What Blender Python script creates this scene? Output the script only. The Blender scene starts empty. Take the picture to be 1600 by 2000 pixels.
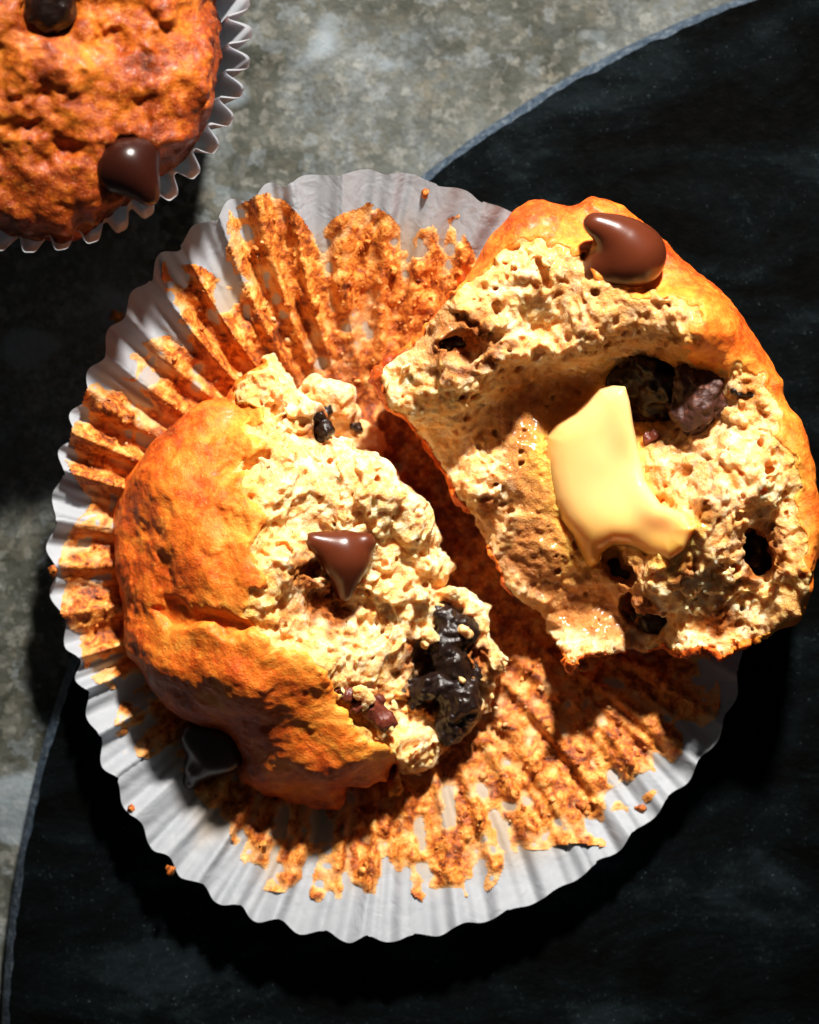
import bpy, math, numpy as np, time
T0 = time.time()
R = math.radians
S = 1e-4                     # one unit of the layout below is a tenth of a millimetre
scn = bpy.context.scene
COL = scn.collection

# ------------------------------------------------------------------ camera, light, exposure
CAM_D = 7000.0
cam_d = bpy.data.cameras.new("camera"); cam = bpy.data.objects.new("camera", cam_d); COL.objects.link(cam)
cam.location = (0, 0, CAM_D*S)
cam_d.sensor_fit = 'VERTICAL'; cam_d.sensor_height = 36; cam_d.lens = 36*CAM_D/2000.0
cam_d.clip_start = 0.02; cam_d.clip_end = 50
cam_d.dof.use_dof = True; cam_d.dof.focus_distance = (CAM_D-330)*S; cam_d.dof.aperture_fstop = 10.0
scn.camera = cam

w = bpy.data.worlds.new("World"); scn.world = w; w.use_nodes = True
bg = w.node_tree.nodes["Background"]
bg.inputs[0].default_value = (0.97, 0.96, 0.95, 1); bg.inputs[1].default_value = 0.032

def aim(o, target):
    from mathutils import Vector
    o.rotation_euler = (Vector(target)-o.location).to_track_quat('-Z', 'Y').to_euler()
AZ, EL, LD = R(79), R(42), 0.90
ld = bpy.data.lights.new("key_lamp", 'SPOT'); key = bpy.data.objects.new("key_lamp", ld); COL.objects.link(key)
tgt = (0.012, 0.010, 0.0)
key.location = (tgt[0]+LD*math.cos(EL)*math.cos(AZ), tgt[1]+LD*math.cos(EL)*math.sin(AZ), LD*math.sin(EL))
aim(key, tgt)
ld.energy = 107.0; ld.color = (1.0, 0.94, 0.86); ld.shadow_soft_size = 0.040
ld.spot_size = R(22); ld.spot_blend = 1.0
scn.view_settings.view_transform = 'Standard'; scn.view_settings.look = 'None'
scn.view_settings.exposure = 0.0; scn.view_settings.gamma = 1.0
scn.render.engine = 'CYCLES'
scn.cycles.max_bounces = 10; scn.cycles.diffuse_bounces = 7; scn.cycles.use_denoising = True

# ------------------------------------------------------------------ helpers: layout, noise, surfaces
def W(px, py, z):
    """a point of the photograph, at height z, in layout units"""
    k = 1.0 - z/CAM_D
    return ((px-800.0)*k, (1000.0-py)*k, z)
def WP(pts, z):
    a = np.array(pts, float); k = 1.0 - z/CAM_D
    return np.c_[(a[:, 0]-800.0)*k, (1000.0-a[:, 1])*k]
def W3(pts):
    return np.array([W(*p) for p in pts])
def sstep(a, b, x):
    t = np.clip((x-a)/(b-a), 0, 1); return t*t*(3-2*t)
def bweights(n, h, scale, off):
    u = np.arange(n)*h/scale + off; i = np.floor(u).astype(int); f = u-i
    m = i[-1]+4; M = np.zeros((n, m), np.float32); r = np.arange(n)
    M[r, i] = (1-f)**3/6; M[r, i+1] = (3*f**3-6*f**2+4)/6
    M[r, i+2] = (-3*f**3+3*f**2+3*f+1)/6; M[r, i+3] = f**3/6
    return M
def noise3(shape, h, scale, seed):
    rs = np.random.RandomState(seed)
    Ms = [bweights(n, h, scale, rs.rand()) for n in shape]
    L = rs.randn(*[m.shape[1] for m in Ms]).astype(np.float32)
    A = np.tensordot(Ms[0], L, (1, 0))                     # x, my, mz
    A = np.einsum('xyz,by->xbz', A, Ms[1], optimize=True)
    A = np.matmul(A, Ms[2].T)
    return A/0.33
def noise2(shape, h, scale, seed):
    rs = np.random.RandomState(seed)
    Ms = [bweights(n, h, scale, rs.rand()) for n in shape]
    L = rs.randn(*[m.shape[1] for m in Ms]).astype(np.float32)
    return (Ms[0] @ L @ Ms[1].T)/0.47
def poly_sd(X, Y, poly):
    """signed distance to a closed polygon, negative inside"""
    d = np.full(X.shape, 1e18, np.float32); ins = np.zeros(X.shape, bool); n = len(poly)
    for i in range(n):
        ax, ay = poly[i]; bx, by = poly[(i+1) % n]
        ex, ey = bx-ax, by-ay; wx, wy = X-ax, Y-ay
        t = np.clip((wx*ex+wy*ey)/(ex*ex+ey*ey+1e-9), 0, 1)
        d = np.minimum(d, (wx-ex*t)**2+(wy-ey*t)**2)
        c = ((ay <= Y) & (by > Y)) | ((by <= Y) & (ay > Y))
        ins ^= c & (X < ax + ex*(Y-ay)/(ey if abs(ey) > 1e-9 else 1e-9))
    return np.where(ins, -np.sqrt(d), np.sqrt(d)).astype(np.float32)
def rbf(pts, X, Y, lam=0.3):
    """smooth height through the given points (x, y, z)"""
    P = pts[:, :2]/100.0; z = pts[:, 2]; zm = z.mean(); n = len(P)
    K = np.sqrt(((P[:, None]-P[None])**2).sum(2)+0.35**2)
    A = np.zeros((n+3, n+3)); A[:n, :n] = K - lam*0.1*np.eye(n); A[:n, n:] = np.c_[np.ones(n), P]; A[n:, :n] = A[:n, n:].T
    c = np.linalg.solve(A, np.r_[z-zm, 0, 0, 0])
    out = np.full(X.shape, zm, np.float32) + c[n] + c[n+1]*X/100 + c[n+2]*Y/100
    for k in range(n):
        out = out + c[k]*np.sqrt((X/100-P[k, 0])**2+(Y/100-P[k, 1])**2+0.35**2)
    return out.astype(np.float32)
def smax(a, b, k):
    h = np.maximum(k-np.abs(a-b), 0)/k
    return np.maximum(a, b)+h*h*k*0.25
def smin(a, b, k):
    return -smax(-a, -b, k)

def surface_nets(F, origin, h):
    """closed quad surface of the zero level of F (negative inside)"""
    s = F < 0
    n = [d-1 for d in F.shape]
    cnt = np.zeros(n, np.uint8)
    for i in (0, 1):
        for j in (0, 1):
            for k in (0, 1):
                cnt += s[i:i+n[0], j:j+n[1], k:k+n[2]]
    act = (cnt > 0) & (cnt < 8)
    idx = np.argwhere(act).astype(np.int32)
    cid = np.full(n, -1, np.int32); cid[act] = np.arange(len(idx))
    acc = np.zeros((len(idx), 3), np.float32); num = np.zeros(len(idx), np.float32)
    I, J, K = idx.T
    for ax in range(3):
        o1, o2 = [a for a in range(3) if a != ax]
        for u in (0, 1):
            for v in (0, 1):
                a = [I, J, K]; o = np.zeros(3, np.float32); o[o1] = u; o[o2] = v
                p = [I.copy(), J.copy(), K.copy()]; p[o1] = p[o1]+u; p[o2] = p[o2]+v
                q = [x for x in p]; q[ax] = q[ax]+1
                fa = F[p[0], p[1], p[2]]; fb = F[q[0], q[1], q[2]]
                m = (fa < 0) != (fb < 0)
                t = np.where(m, fa/(fa-fb+1e-20), 0)
                for a3 in range(3):
                    acc[:, a3] += np.where(m, (t if a3 == ax else o[a3]), 0)
                num += m
    V = (idx+acc/num[:, None])*h+np.asarray(origin, np.float32)
    quads = []
    for ax in range(3):
        o1, o2 = [(1, 2), (2, 0), (0, 1)][ax]
        sl = [slice(None)]*3; sl2 = [slice(None)]*3
        sl[ax] = slice(0, -1); sl2[ax] = slice(1, None)
        A, B = s[tuple(sl)], s[tuple(sl2)]
        e = np.argwhere(A != B).astype(np.int32)
        ok = (e[:, o1] > 0) & (e[:, o2] > 0) & (e[:, o1] < n[o1]) & (e[:, o2] < n[o2])
        e = e[ok]
        inside_first = A[e[:, 0], e[:, 1], e[:, 2]]
        def c(d1, d2):
            q = e.copy(); q[:, o1] -= d1; q[:, o2] -= d2
            return cid[q[:, 0], q[:, 1], q[:, 2]]
        Q = np.stack([c(1, 1), c(0, 1), c(0, 0), c(1, 0)], 1)
        Q[~inside_first] = Q[~inside_first][:, ::-1]
        quads.append(Q)
    Q = np.concatenate(quads)
    return V, Q

def mesh_from(name, V, Q, mat, smooth=True, attrs=None, origin=(0, 0, 0)):
    me = bpy.data.meshes.new(name)
    V = (np.asarray(V, np.float64)-np.asarray(origin))*S
    k = Q.shape[1]
    me.vertices.add(len(V)); me.vertices.foreach_set("co", V.astype(np.float32).ravel())
    me.loops.add(Q.size); me.loops.foreach_set("vertex_index", Q.astype(np.int32).ravel())
    me.polygons.add(len(Q)); me.polygons.foreach_set("loop_start", np.arange(0, Q.size, k, dtype=np.int32))
    if smooth: me.polygons.foreach_set("use_smooth", np.ones(len(Q), bool))
    me.update(calc_edges=True)
    for a, val in (attrs or {}).items():
        at = me.attributes.new(a, 'FLOAT', 'POINT'); at.data.foreach_set("value", np.asarray(val, np.float32))
    me.materials.append(mat)
    return me
def link(name, me, parent=None, loc=(0, 0, 0)):
    o = bpy.data.objects.new(name, me); COL.objects.link(o)
    if parent is not None: o.parent = parent
    else: o.location = [c*S for c in loc]
    return o
def tag(o, label=None, cat=None, group=None, kind=None):
    for k_, v_ in (('label', label), ('category', cat), ('group', group), ('kind', kind)):
        if v_: o[k_] = v_
    return o
def empty(name, loc, label, cat, group=None):
    o = bpy.data.objects.new(name, None); COL.objects.link(o); o.location = [c*S for c in loc]
    o.empty_display_size = 0.01
    return tag(o, label, cat, group)

# ------------------------------------------------------------------ materials
class M:
    def __init__(self, name):
        self.m = bpy.data.materials.new(name); self.m.use_nodes = True
        self.nt = self.m.node_tree; self.N = self.nt.nodes; self.b = self.N["Principled BSDF"]
        self.out = self.N["Material Output"]
        self.co = self.N.new("ShaderNodeTexCoord").outputs["Object"]
    def L(self, a, b): self.nt.links.new(a, b); return self
    def set(self, **kw):
        for k, v in kw.items():
            s = self.b.inputs[k.replace('_', ' ')]
            if hasattr(v, 'links'): self.L(v, s)
            else: s.default_value = v
        return self
    def noise(self, size, detail=3, rough=0.55, dist=0.0, vec=None, dim='3D', stretch=None):
        n = self.N.new("ShaderNodeTexNoise"); n.inputs["Scale"].default_value = 1.0/(size*S)
        n.inputs["Detail"].default_value = detail; n.inputs["Roughness"].default_value = rough
        n.inputs["Distortion"].default_value = dist
        v = vec or self.co
        if stretch:
            mp = self.N.new("ShaderNodeMapping"); mp.inputs["Scale"].default_value = stretch[0]; mp.inputs["Rotation"].default_value = stretch[1]
            self.L(v, mp.inputs["Vector"]); v = mp.outputs[0]
        self.L(v, n.inputs["Vector"]); return n.outputs["Fac"]
    def voro(self, size, feature='F1', out="Distance", rnd=1.0):
        n = self.N.new("ShaderNodeTexVoronoi"); n.feature = feature; n.inputs["Scale"].default_value = 1.0/(size*S)
        n.inputs["Randomness"].default_value = rnd
        nn = self.N.new("ShaderNodeTexNoise"); nn.inputs["Scale"].default_value = 1.6/(size*S); nn.inputs["Detail"].default_value = 3
        self.L(self.co, nn.inputs["Vector"])
        mx = self.N.new("ShaderNodeVectorMath"); mx.operation = 'MULTIPLY_ADD'; self.L(nn.outputs["Color"], mx.inputs[0])
        mx.inputs[1].default_value = (size*S*1.3,)*3; self.L(self.co, mx.inputs[2]); self.L(mx.outputs[0], n.inputs["Vector"])
        return n.outputs[out]
    def ramp(self, fac, stops, interp='LINEAR'):
        n = self.N.new("ShaderNodeValToRGB"); cr = n.color_ramp; cr.interpolation = interp
        while len(cr.elements) < len(stops): cr.elements.new(0.5)
        for e, (p, c) in zip(cr.elements, stops):
            e.position = p; e.color = (*c, 1) if len(c) == 3 else c
        self.L(fac, n.inputs[0]); return n.outputs[0]
    def rng(self, fac, a, b, c=0.0, d=1.0):
        n = self.N.new("ShaderNodeMapRange"); self.L(fac, n.inputs[0])
        for i, v in enumerate((a, b, c, d)): n.inputs[i+1].default_value = v
        return n.outputs[0]
    def math(self, op, a, b=0.0):
        n = self.N.new("ShaderNodeMath"); n.operation = op
        for i, v in enumerate((a, b)):
            if hasattr(v, 'links'): self.L(v, n.inputs[i])
            else: n.inputs[i].default_value = v
        return n.outputs[0]
    def mix(self, fac, a, b, mode='MIX'):
        n = self.N.new("ShaderNodeMix"); n.data_type = 'RGBA'; n.blend_type = mode
        for s, v in ((n.inputs[0], fac), (n.inputs[6], a), (n.inputs[7], b)):
            if hasattr(v, 'links'): self.L(v, s)
            elif isinstance(v, (int, float)): s.default_value = v
            else: s.default_value = (*v, 1)
        return n.outputs[2]
    def attr(self, name):
        n = self.N.new("ShaderNodeAttribute"); n.attribute_name = name; return n.outputs["Fac"]
    def bump(self, height, dist, strength=1.0, prev=None):
        n = self.N.new("ShaderNodeBump"); n.inputs["Strength"].default_value = strength
        n.inputs["Distance"].default_value = dist*S; self.L(height, n.inputs["Height"])
        if prev is not None: self.L(prev, n.inputs["Normal"])
        return n.outputs[0]
    def normal(self, n): self.L(n, self.b.inputs["Normal"]); return self

def mat_crumb():
    m = M("crumb")
    soak_or_glow = m.attr("soak_or_glow"); toast = m.attr("toast")
    c = m.ramp(m.noise(26, 4, 0.6), [(0.34, (0.86, 0.42, 0.11)), (0.49, (0.93, 0.61, 0.27)), (0.68, (0.98, 0.82, 0.58))])
    c = m.mix(m.rng(m.noise(5.5, 2, 0.7), 0.52, 0.72, 0, 0.45), c, (0.98, 0.86, 0.62))
    c = m.mix(m.rng(m.noise(7, 2, 0.7), 0.36, 0.24, 0, 0.5), c, (0.74, 0.34, 0.09))
    c = m.mix(m.rng(m.noise(62, 3, 0.6, 0.5), 0.50, 0.68, 0, 0.6), c, (0.90, 0.47, 0.13))
    spots = m.rng(m.noise(34, 3, 0.6, 0.4), 0.66, 0.74)
    c = m.mix(m.math('MULTIPLY', spots, 0.5), c, (0.62, 0.24, 0.06))
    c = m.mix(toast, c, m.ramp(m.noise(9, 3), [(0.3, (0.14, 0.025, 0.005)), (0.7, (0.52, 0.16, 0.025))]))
    c = m.mix(m.math('MULTIPLY', m.attr("pale"), 0.75), c, m.ramp(m.noise(20, 3), [(0.3, (0.88, 0.36, 0.04)), (0.7, (0.95, 0.60, 0.16))]))
    melt = m.attr('melt')
    c = m.mix(soak_or_glow, c, m.ramp(m.noise(45, 4, 0.65, 0.6), [(0.3, (0.34, 0.10, 0.018)), (0.5, (0.55, 0.22, 0.055)), (0.7, (0.72, 0.38, 0.12))]))
    c = m.mix(m.math('MULTIPLY', melt, 0.8), c, (0.95, 0.50, 0.09))
    soak_or_glow = m.math('MAXIMUM', soak_or_glow, melt)
    rough = m.rng(soak_or_glow, 0, 1, 0.72, 0.2)
    m.set(Base_Color=c, Roughness=rough, Subsurface_Weight=1.0, Subsurface_Scale=11*S, IOR=1.4)
    m.set(Subsurface_Radius=(1.1, 1.0, 0.8), Specular_IOR_Level=0.28)
    h = m.math('ADD', m.noise(3.6, 2, 0.7), m.math('MULTIPLY', m.voro(6.5), -0.7))
    m.set(Coat_Weight=m.math('MULTIPLY', soak_or_glow, 0.55), Coat_Roughness=0.16)
    m.normal(m.bump(h, 3.8, 1.0))
    return m.m
def mat_crust(name, light, mid, dark, gloss=0.36):
    m = M(name)
    pale = m.attr("pale"); toast = m.attr("toast")
    f = m.math('ADD', m.math('MULTIPLY', m.noise(95, 4, 0.6, 0.5), 0.65), m.math('MULTIPLY', m.noise(17, 3, 0.6), 0.35))
    f = m.math('ADD', f, m.math('MULTIPLY', pale, 0.16)); f = m.math('SUBTRACT', f, m.math('MULTIPLY', toast, 0.10))
    c = m.ramp(f, [(0.32, dark), (0.455, mid), (0.57, light), (0.76, (0.97, 0.43, 0.06))])
    c = m.mix(m.rng(m.noise(6, 2, 0.7), 0.58, 0.75, 0, 0.35), c, (0.98, 0.52, 0.14))
    m.set(Base_Color=c, Roughness=m.rng(m.noise(30, 2), 0.3, 0.7, gloss-0.08, gloss+0.2), Subsurface_Weight=0.5, Subsurface_Scale=9*S, Specular_IOR_Level=0.25, Coat_Weight=0.10, Coat_Roughness=0.28)
    m.set(Subsurface_Radius=(1.0, 0.8, 0.6))
    h = m.math('ADD', m.noise(6, 3, 0.75), m.math('MULTIPLY', m.noise(22, 2), 0.6))
    m.normal(m.bump(h, 4.0, 0.75))
    return m.m
def mat_choc(name, col=(0.085, 0.022, 0.010), rough=0.42, rough_bump=0.0, bright=None):
    m = M(name)
    c = m.mix(m.noise(60, 3), col, tuple(x*1.5 for x in col))
    if bright: c = m.mix(m.rng(m.noise(14, 4, 0.7), 0.52, 0.68), c, bright)
    m.set(Base_Color=c, Roughness=rough, Specular_IOR_Level=0.42, Subsurface_Weight=0.05, Subsurface_Scale=4*S)
    m.set(Subsurface_Radius=(1.2, 0.5, 0.3))
    h = m.noise(8 if rough_bump else 3, 3, 0.7)
    m.normal(m.bump(h, 3.0 if rough_bump else 0.25, rough_bump or 0.5))
    return m.m
def mat_paper():
    m = M("greaseproof_paper")
    grease = m.attr("grease")
    fib = m.noise(30, 4, 0.6)
    c = m.mix(m.rng(fib, 0.3, 0.7), (0.54, 0.575, 0.63), (0.62, 0.655, 0.71))
    c = m.mix(m.math('MULTIPLY', grease, 0.75), c, (0.72, 0.50, 0.25))
    m.set(Base_Color=c, Roughness=0.55, Specular_IOR_Level=0.35)
    nrm = m.bump(m.noise(6, 3, 0.6), 1.0, 0.35); nrm = m.bump(m.noise(45, 3, 0.5, 1.2), 5.0, 0.5, nrm)
    m.normal(nrm)
    t = m.N.new("ShaderNodeBsdfTranslucent"); m.L(c, t.inputs[0])
    mx = m.N.new("ShaderNodeMixShader"); mx.inputs[0].default_value = 0.45
    m.L(m.b.outputs[0], mx.inputs[1]); m.L(t.outputs[0], mx.inputs[2]); m.L(mx.outputs[0], m.out.inputs[0])
    return m.m
def mat_residue():
    m = M("stuck_crumb")
    th = m.attr("thick")
    n = m.math('ADD', m.math('MULTIPLY', m.noise(22, 4, 0.65, 0.4), 0.75), m.math('MULTIPLY', th, 0.25))
    n = m.math('ADD', m.math('MULTIPLY', m.noise(30, 5, 0.75, 0.4), 1.5), -0.25)
    c = m.ramp(n, [(0.30, (0.12, 0.022, 0.004)), (0.44, (0.42, 0.095, 0.011)), (0.57, (0.74, 0.25, 0.032)), (0.76, (0.92, 0.54, 0.18))])
    c = m.mix(m.rng(th, 0.05, 0.28, 0.85, 0.0), c, m.ramp(m.noise(40, 3), [(0.35, (0.74, 0.32, 0.07)), (0.65, (0.78, 0.52, 0.26))]))
    c = m.mix(m.math('MULTIPLY', m.attr('toast'), m.rng(m.noise(24, 4, 0.7), 0.35, 0.6, 0.95, 0.2)), c, (0.16, 0.032, 0.006))
    m.set(Base_Color=c, Roughness=0.55, Subsurface_Weight=0.4, Subsurface_Scale=5*S, Specular_IOR_Level=0.35)
    m.set(Subsurface_Radius=(1.0, 0.8, 0.6))
    m.normal(m.bump(m.math('ADD', m.noise(6, 3, 0.7), m.math('MULTIPLY', m.voro(9), -0.8)), 2.6, 0.8))
    return m.m
def mat_stone():
    m = M("weathered_stone")
    big = m.noise(420, 5, 0.6, 0.6)
    c = m.ramp(big, [(0.40, (0.018, 0.020, 0.013)), (0.48, (0.048, 0.053, 0.044)), (0.56, (0.090, 0.103, 0.103)), (0.69, (0.17, 0.19, 0.195))])
    g = m.voro(17, out="Color"); gs = m.N.new("ShaderNodeSeparateColor"); m.L(g, gs.inputs[0])
    c = m.mix(m.rng(gs.outputs[0], 0.62, 0.95, 0, 0.4), c, (0.27, 0.265, 0.235))
    c = m.mix(m.rng(gs.outputs[1], 0.70, 0.95, 0, 0.55), c, (0.085, 0.08, 0.055))
    g2 = m.voro(34, out="Color"); gs2 = m.N.new("ShaderNodeSeparateColor"); m.L(g2, gs2.inputs[0])
    c = m.mix(m.rng(gs2.outputs[0], 0.75, 0.95, 0, 0.4), c, (0.19, 0.225, 0.25))
    c = m.mix(m.rng(gs2.outputs[1], 0.86, 0.97, 0, 0.22), c, (0.15, 0.12, 0.07))
    c = m.mix(m.rng(m.noise(10, 4, 0.8), 0.36, 0.58, 0.8, 0.0), c, (0.035, 0.037, 0.028))
    pt = m.rng(m.noise(230, 2, 0.5, 0.3), 0.60, 0.64, 0, 0.5)
    c = m.mix(pt, c, (0.22, 0.27, 0.31))
    m.set(Base_Color=c, Roughness=m.rng(m.noise(20, 3), 0.3, 0.7, 0.5, 0.8), Specular_IOR_Level=0.4)
    h = m.math('ADD', m.noise(60, 5, 0.65), m.math('MULTIPLY', gs.outputs[2], 0.12))
    m.normal(m.bump(m.noise(7, 3, 0.7), 1.6, 0.7, m.bump(h, 8.0, 0.7)))
    return m.m
def mat_slate(name, rim=False):
    m = M(name)
    big = m.noise(330, 5, 0.62, 0.4, stretch=((1.0, 2.2, 1), (0, 0, R(-28))))
    if rim:
        c = m.ramp(m.noise(14, 4, 0.7), [(0.3, (0.006, 0.016, 0.034)), (0.5, (0.03, 0.05, 0.078)), (0.7, (0.11, 0.135, 0.155))])
        m.set(Base_Color=c, Roughness=0.6, Specular_IOR_Level=0.5)
        m.normal(m.bump(m.noise(14, 4, 0.7), 8, 0.8))
        return m.m
    c = m.ramp(big, [(0.43, (0.0002, 0.0003, 0.0003)), (0.56, (0.0012, 0.0022, 0.0027)), (0.71, (0.0065, 0.0105, 0.013))])
    sp = m.rng(m.noise(11, 4, 0.75), 0.58, 0.75)
    c = m.mix(m.math('MULTIPLY', sp, m.rng(big, 0.48, 0.68, 0.0, 1.0)), c, (0.020, 0.031, 0.036))
    c = m.mix(m.math('MULTIPLY', m.rng(m.noise(7, 3, 0.8), 0.66, 0.74), m.rng(big, 0.44, 0.64, 0.05, 0.8)), c, (0.10, 0.14, 0.16))
    m.set(Base_Color=c, Roughness=m.rng(m.noise(30, 3), 0.3, 0.7, 0.6, 0.85), Specular_IOR_Level=0.03)
    h = m.math('ADD', m.noise(12, 4, 0.7), m.math('MULTIPLY', big, 2.5))
    m.normal(m.bump(h, 4.0, 0.6))
    return m.m
def mat_butter():
    m = M("butter")
    ys = m.attr("soak_or_glow")  # on butter this drives a painted translucency glow
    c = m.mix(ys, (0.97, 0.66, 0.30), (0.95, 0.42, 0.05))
    m.set(Base_Color=c, Roughness=0.28, Subsurface_Weight=1.0, Subsurface_Scale=26*S, IOR=1.46, Coat_Weight=0.3, Coat_Roughness=0.12)
    m.set(Subsurface_Radius=(1.1, 0.9, 0.6))
    m.normal(m.bump(m.noise(90, 2, 0.5), 4.0, 0.3))
    return m.m

MC = mat_crumb()
MK = mat_crust("golden_crust", (0.84, 0.20, 0.018), (0.62, 0.095, 0.009), (0.30, 0.034, 0.005))
MKD = mat_crust("deep_crust", (0.62, 0.16, 0.014), (0.33, 0.052, 0.006), (0.09, 0.012, 0.003), 0.30)
MCH = mat_choc("milk_chocolate", (0.075, 0.015, 0.005), 0.29)
MCD = mat_choc("dark_chocolate", (0.020, 0.004, 0.002), 0.27)
MCR = mat_choc("melted_chocolate", (0.009, 0.004, 0.003), 0.30, 0.7, (0.03, 0.014, 0.009))
MCB = mat_choc("crumbly_chocolate", (0.04, 0.012, 0.008), 0.5, 1.0, (0.16, 0.05, 0.025))
MCP = mat_choc("glossy_melted_chocolate", (0.09, 0.018, 0.010), 0.26, 0.8, (0.22, 0.05, 0.02))
MP = mat_paper(); MR = mat_residue(); MS = mat_stone(); MSL = mat_slate("black_slate"); MSR = mat_slate("slate_rim", True)
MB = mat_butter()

# ------------------------------------------------------------------ stone table
def sheet(x0, x1, y0, y1, h, zf):
    xs = np.arange(x0, x1+h, h); ys = np.arange(y0, y1+h, h)
    X, Y = np.meshgrid(xs, ys, indexing='ij'); Z = zf(X, Y)
    nx, ny = X.shape; id_ = np.arange(nx*ny).reshape(nx, ny)
    Q = np.stack([id_[:-1, :-1], id_[1:, :-1], id_[1:, 1:], id_[:-1, 1:]], -1).reshape(-1, 4)
    return np.c_[X.ravel(), Y.ravel(), Z.ravel()], Q
def stone_z(X, Y):
    return -14 + 5*noise2(X.shape, 16, 130, 3) + 3.0*noise2(X.shape, 16, 48, 4)
V, Q = sheet(-1800, 2000, -2000, 2000, 16, stone_z)
tag(link("table_surface", mesh_from("table_surface", V, Q, MS)), "grey green weathered stone table surface under everything", kind='structure')

# ------------------------------------------------------------------ slate board
BT = 60.0
bc = WP([(2187.5, 2052.2)], BT)[0]; br = 2187*(1-BT/CAM_D)
na = 1440
rsb = np.random.RandomState(5)
ja = np.convolve(rsb.randn(na), np.ones(5)/5, 'same')*2 + np.convolve(rsb.randn(na), np.ones(31)/31, 'same')*6
jb = np.convolve(rsb.randn(na), np.ones(3)/3, 'same')*2
th = np.linspace(0, 2*np.pi, na, endpoint=False)
def ringv(r, z): return np.c_[bc[0]+np.cos(th)*r, bc[1]+np.sin(th)*r, np.full(na, z) if np.isscalar(z) else z]
rings = [ringv(br+ja*0.4, 2), ringv(br+ja*0.5+2, 26), ringv(br+ja*0.5+1, 34+jb), ringv(br-16+jb+ja*0.6, BT)]
def bands(rs, n):
    Vs = np.concatenate(rs); Qs = []
    i = np.arange(n); j = (i+1) % n
    for k in range(len(rs)-1):
        Qs.append(np.stack([k*n+i, k*n+j, (k+1)*n+j, (k+1)*n+i], 1))
    return Vs, np.concatenate(Qs)
slate = empty("slate_board", (bc[0], bc[1], 0), "large round black slate board with a chipped blue grey rim", "slate board")
V, Q = bands(rings, na); link("rim", mesh_from("rim", V, Q, MSR, origin=(bc[0], bc[1], 0)), slate)
top = [rings[-1]] + [ringv(np.where(True, (br-16+jb+ja*0.6)*(f)+br*0, 0), BT) for f in (0.985, 0.9, 0.6, 0.3, 0.001)]
V, Q = bands(top, na); link("face", mesh_from("face", V, Q, MSL, origin=(bc[0], bc[1], 0)), slate)

# ------------------------------------------------------------------ opened paper liner (pleated, flattened) and what sticks to it
LZ = BT+6
hubc = W(735, 1045, LZ)
outl = [(640,347),(720,345),(800,349),(860,372),(920,392),(970,417),(1030,440),(1130,500),(1230,580),(1310,670),(1370,780),(1410,880),(1432,980),(1442,1100),(1444,1200),(1443,1300),(1425,1390),(1390,1455),(1340,1520),(1290,1575),(1240,1625),(1180,1675),(1110,1722),(1050,1757),(960,1787),(880,1813),(800,1832),(720,1836),(650,1830),(590,1820),(530,1802),(470,1785),(420,1757),(370,1722),(330,1690),(290,1645),(255,1595),(225,1540),(200,1480),(178,1420),(166,1375),(150,1300),(125,1245),(105,1180),(98,1115),(96,1070),(105,990),(118,910),(140,835),(165,775),(195,705),(228,640),(270,575),(320,510),(380,455),(430,418),(490,388),(560,362)]
oa = np.array([W(x, y, LZ+70)[:2] for x, y in outl]) - np.array(hubc[:2])
ang = np.arctan2(oa[:, 1], oa[:, 0]); rad = np.hypot(oa[:, 0], oa[:, 1]); o_ = np.argsort(ang); ang, rad = ang[o_], rad[o_]
def per(a, A, B): return np.interp(a, np.r_[A-2*np.pi, A, A+2*np.pi], np.r_[B, B, B])
ta = np.linspace(-np.pi, np.pi, 2049)[:-1]; tr = per(ta, ang, rad)
g = np.exp(-0.5*(np.arange(-60, 61)/16.0)**2); g /= g.sum()
tr = np.convolve(np.r_[tr[-60:], tr, tr[:60]], g, 'valid')
# the lobes one can see along the left rim fix where the pleats run; elsewhere they are even
lob = [(720,345),(800,349),(905,388),(980,420),(600,352),(530,372),(455,400),(385,450),(318,505),(262,575),(222,650),(184,732),(150,812),(122,882),(103,968),(94,1068),(102,1160),(130,1262),(158,1322),(168,1400),(205,1490),(247,1570),(296,1655),(352,1712),(425,1762),(500,1795),(585,1823),(680,1834),(760,1836)]
la = np.unwrap(np.sort(np.mod(np.array([math.atan2(*(np.array(W(x, y, LZ+70)[:2])-hubc[:2])[::-1]) for x, y in lob]), 2*np.pi)))
ph = np.arange(len(la), dtype=float)
gap = la[0]+2*np.pi-la[-1]; extra = int(round(gap/(2*np.pi/50)))
ea = la[-1]+gap*np.arange(1, extra)/extra
LA = np.r_[la, ea]; LP = np.arange(len(LA), dtype=float); NP = len(LA)
rp = np.random.RandomState(12); pleat_rand = rp.rand(NP*2)
def phase(a):
    a = np.mod(a-LA[0], 2*np.pi)+LA[0]
    return np.interp(a, np.r_[LA, LA[0]+2*np.pi], np.r_[LP, NP])
def press(a):      # 1 = pleats stand up, 0 = pressed flat
    d = np.cos(a-R(172)); return 0.5+0.5*sstep(-0.35, 0.55, d)
HUB = 0.36
def liner_R(a):
    p = phase(a); c = np.cos(2*np.pi*p); i = np.floor(p+0.5).astype(int) % NP
    vis = sstep(-0.35, 0.5, np.cos(a-R(185)))
    return per(a, ta, tr) + (c*10-7)*vis + (1-vis)*c*4 + (pleat_rand[i]-0.5)*5*c
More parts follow.
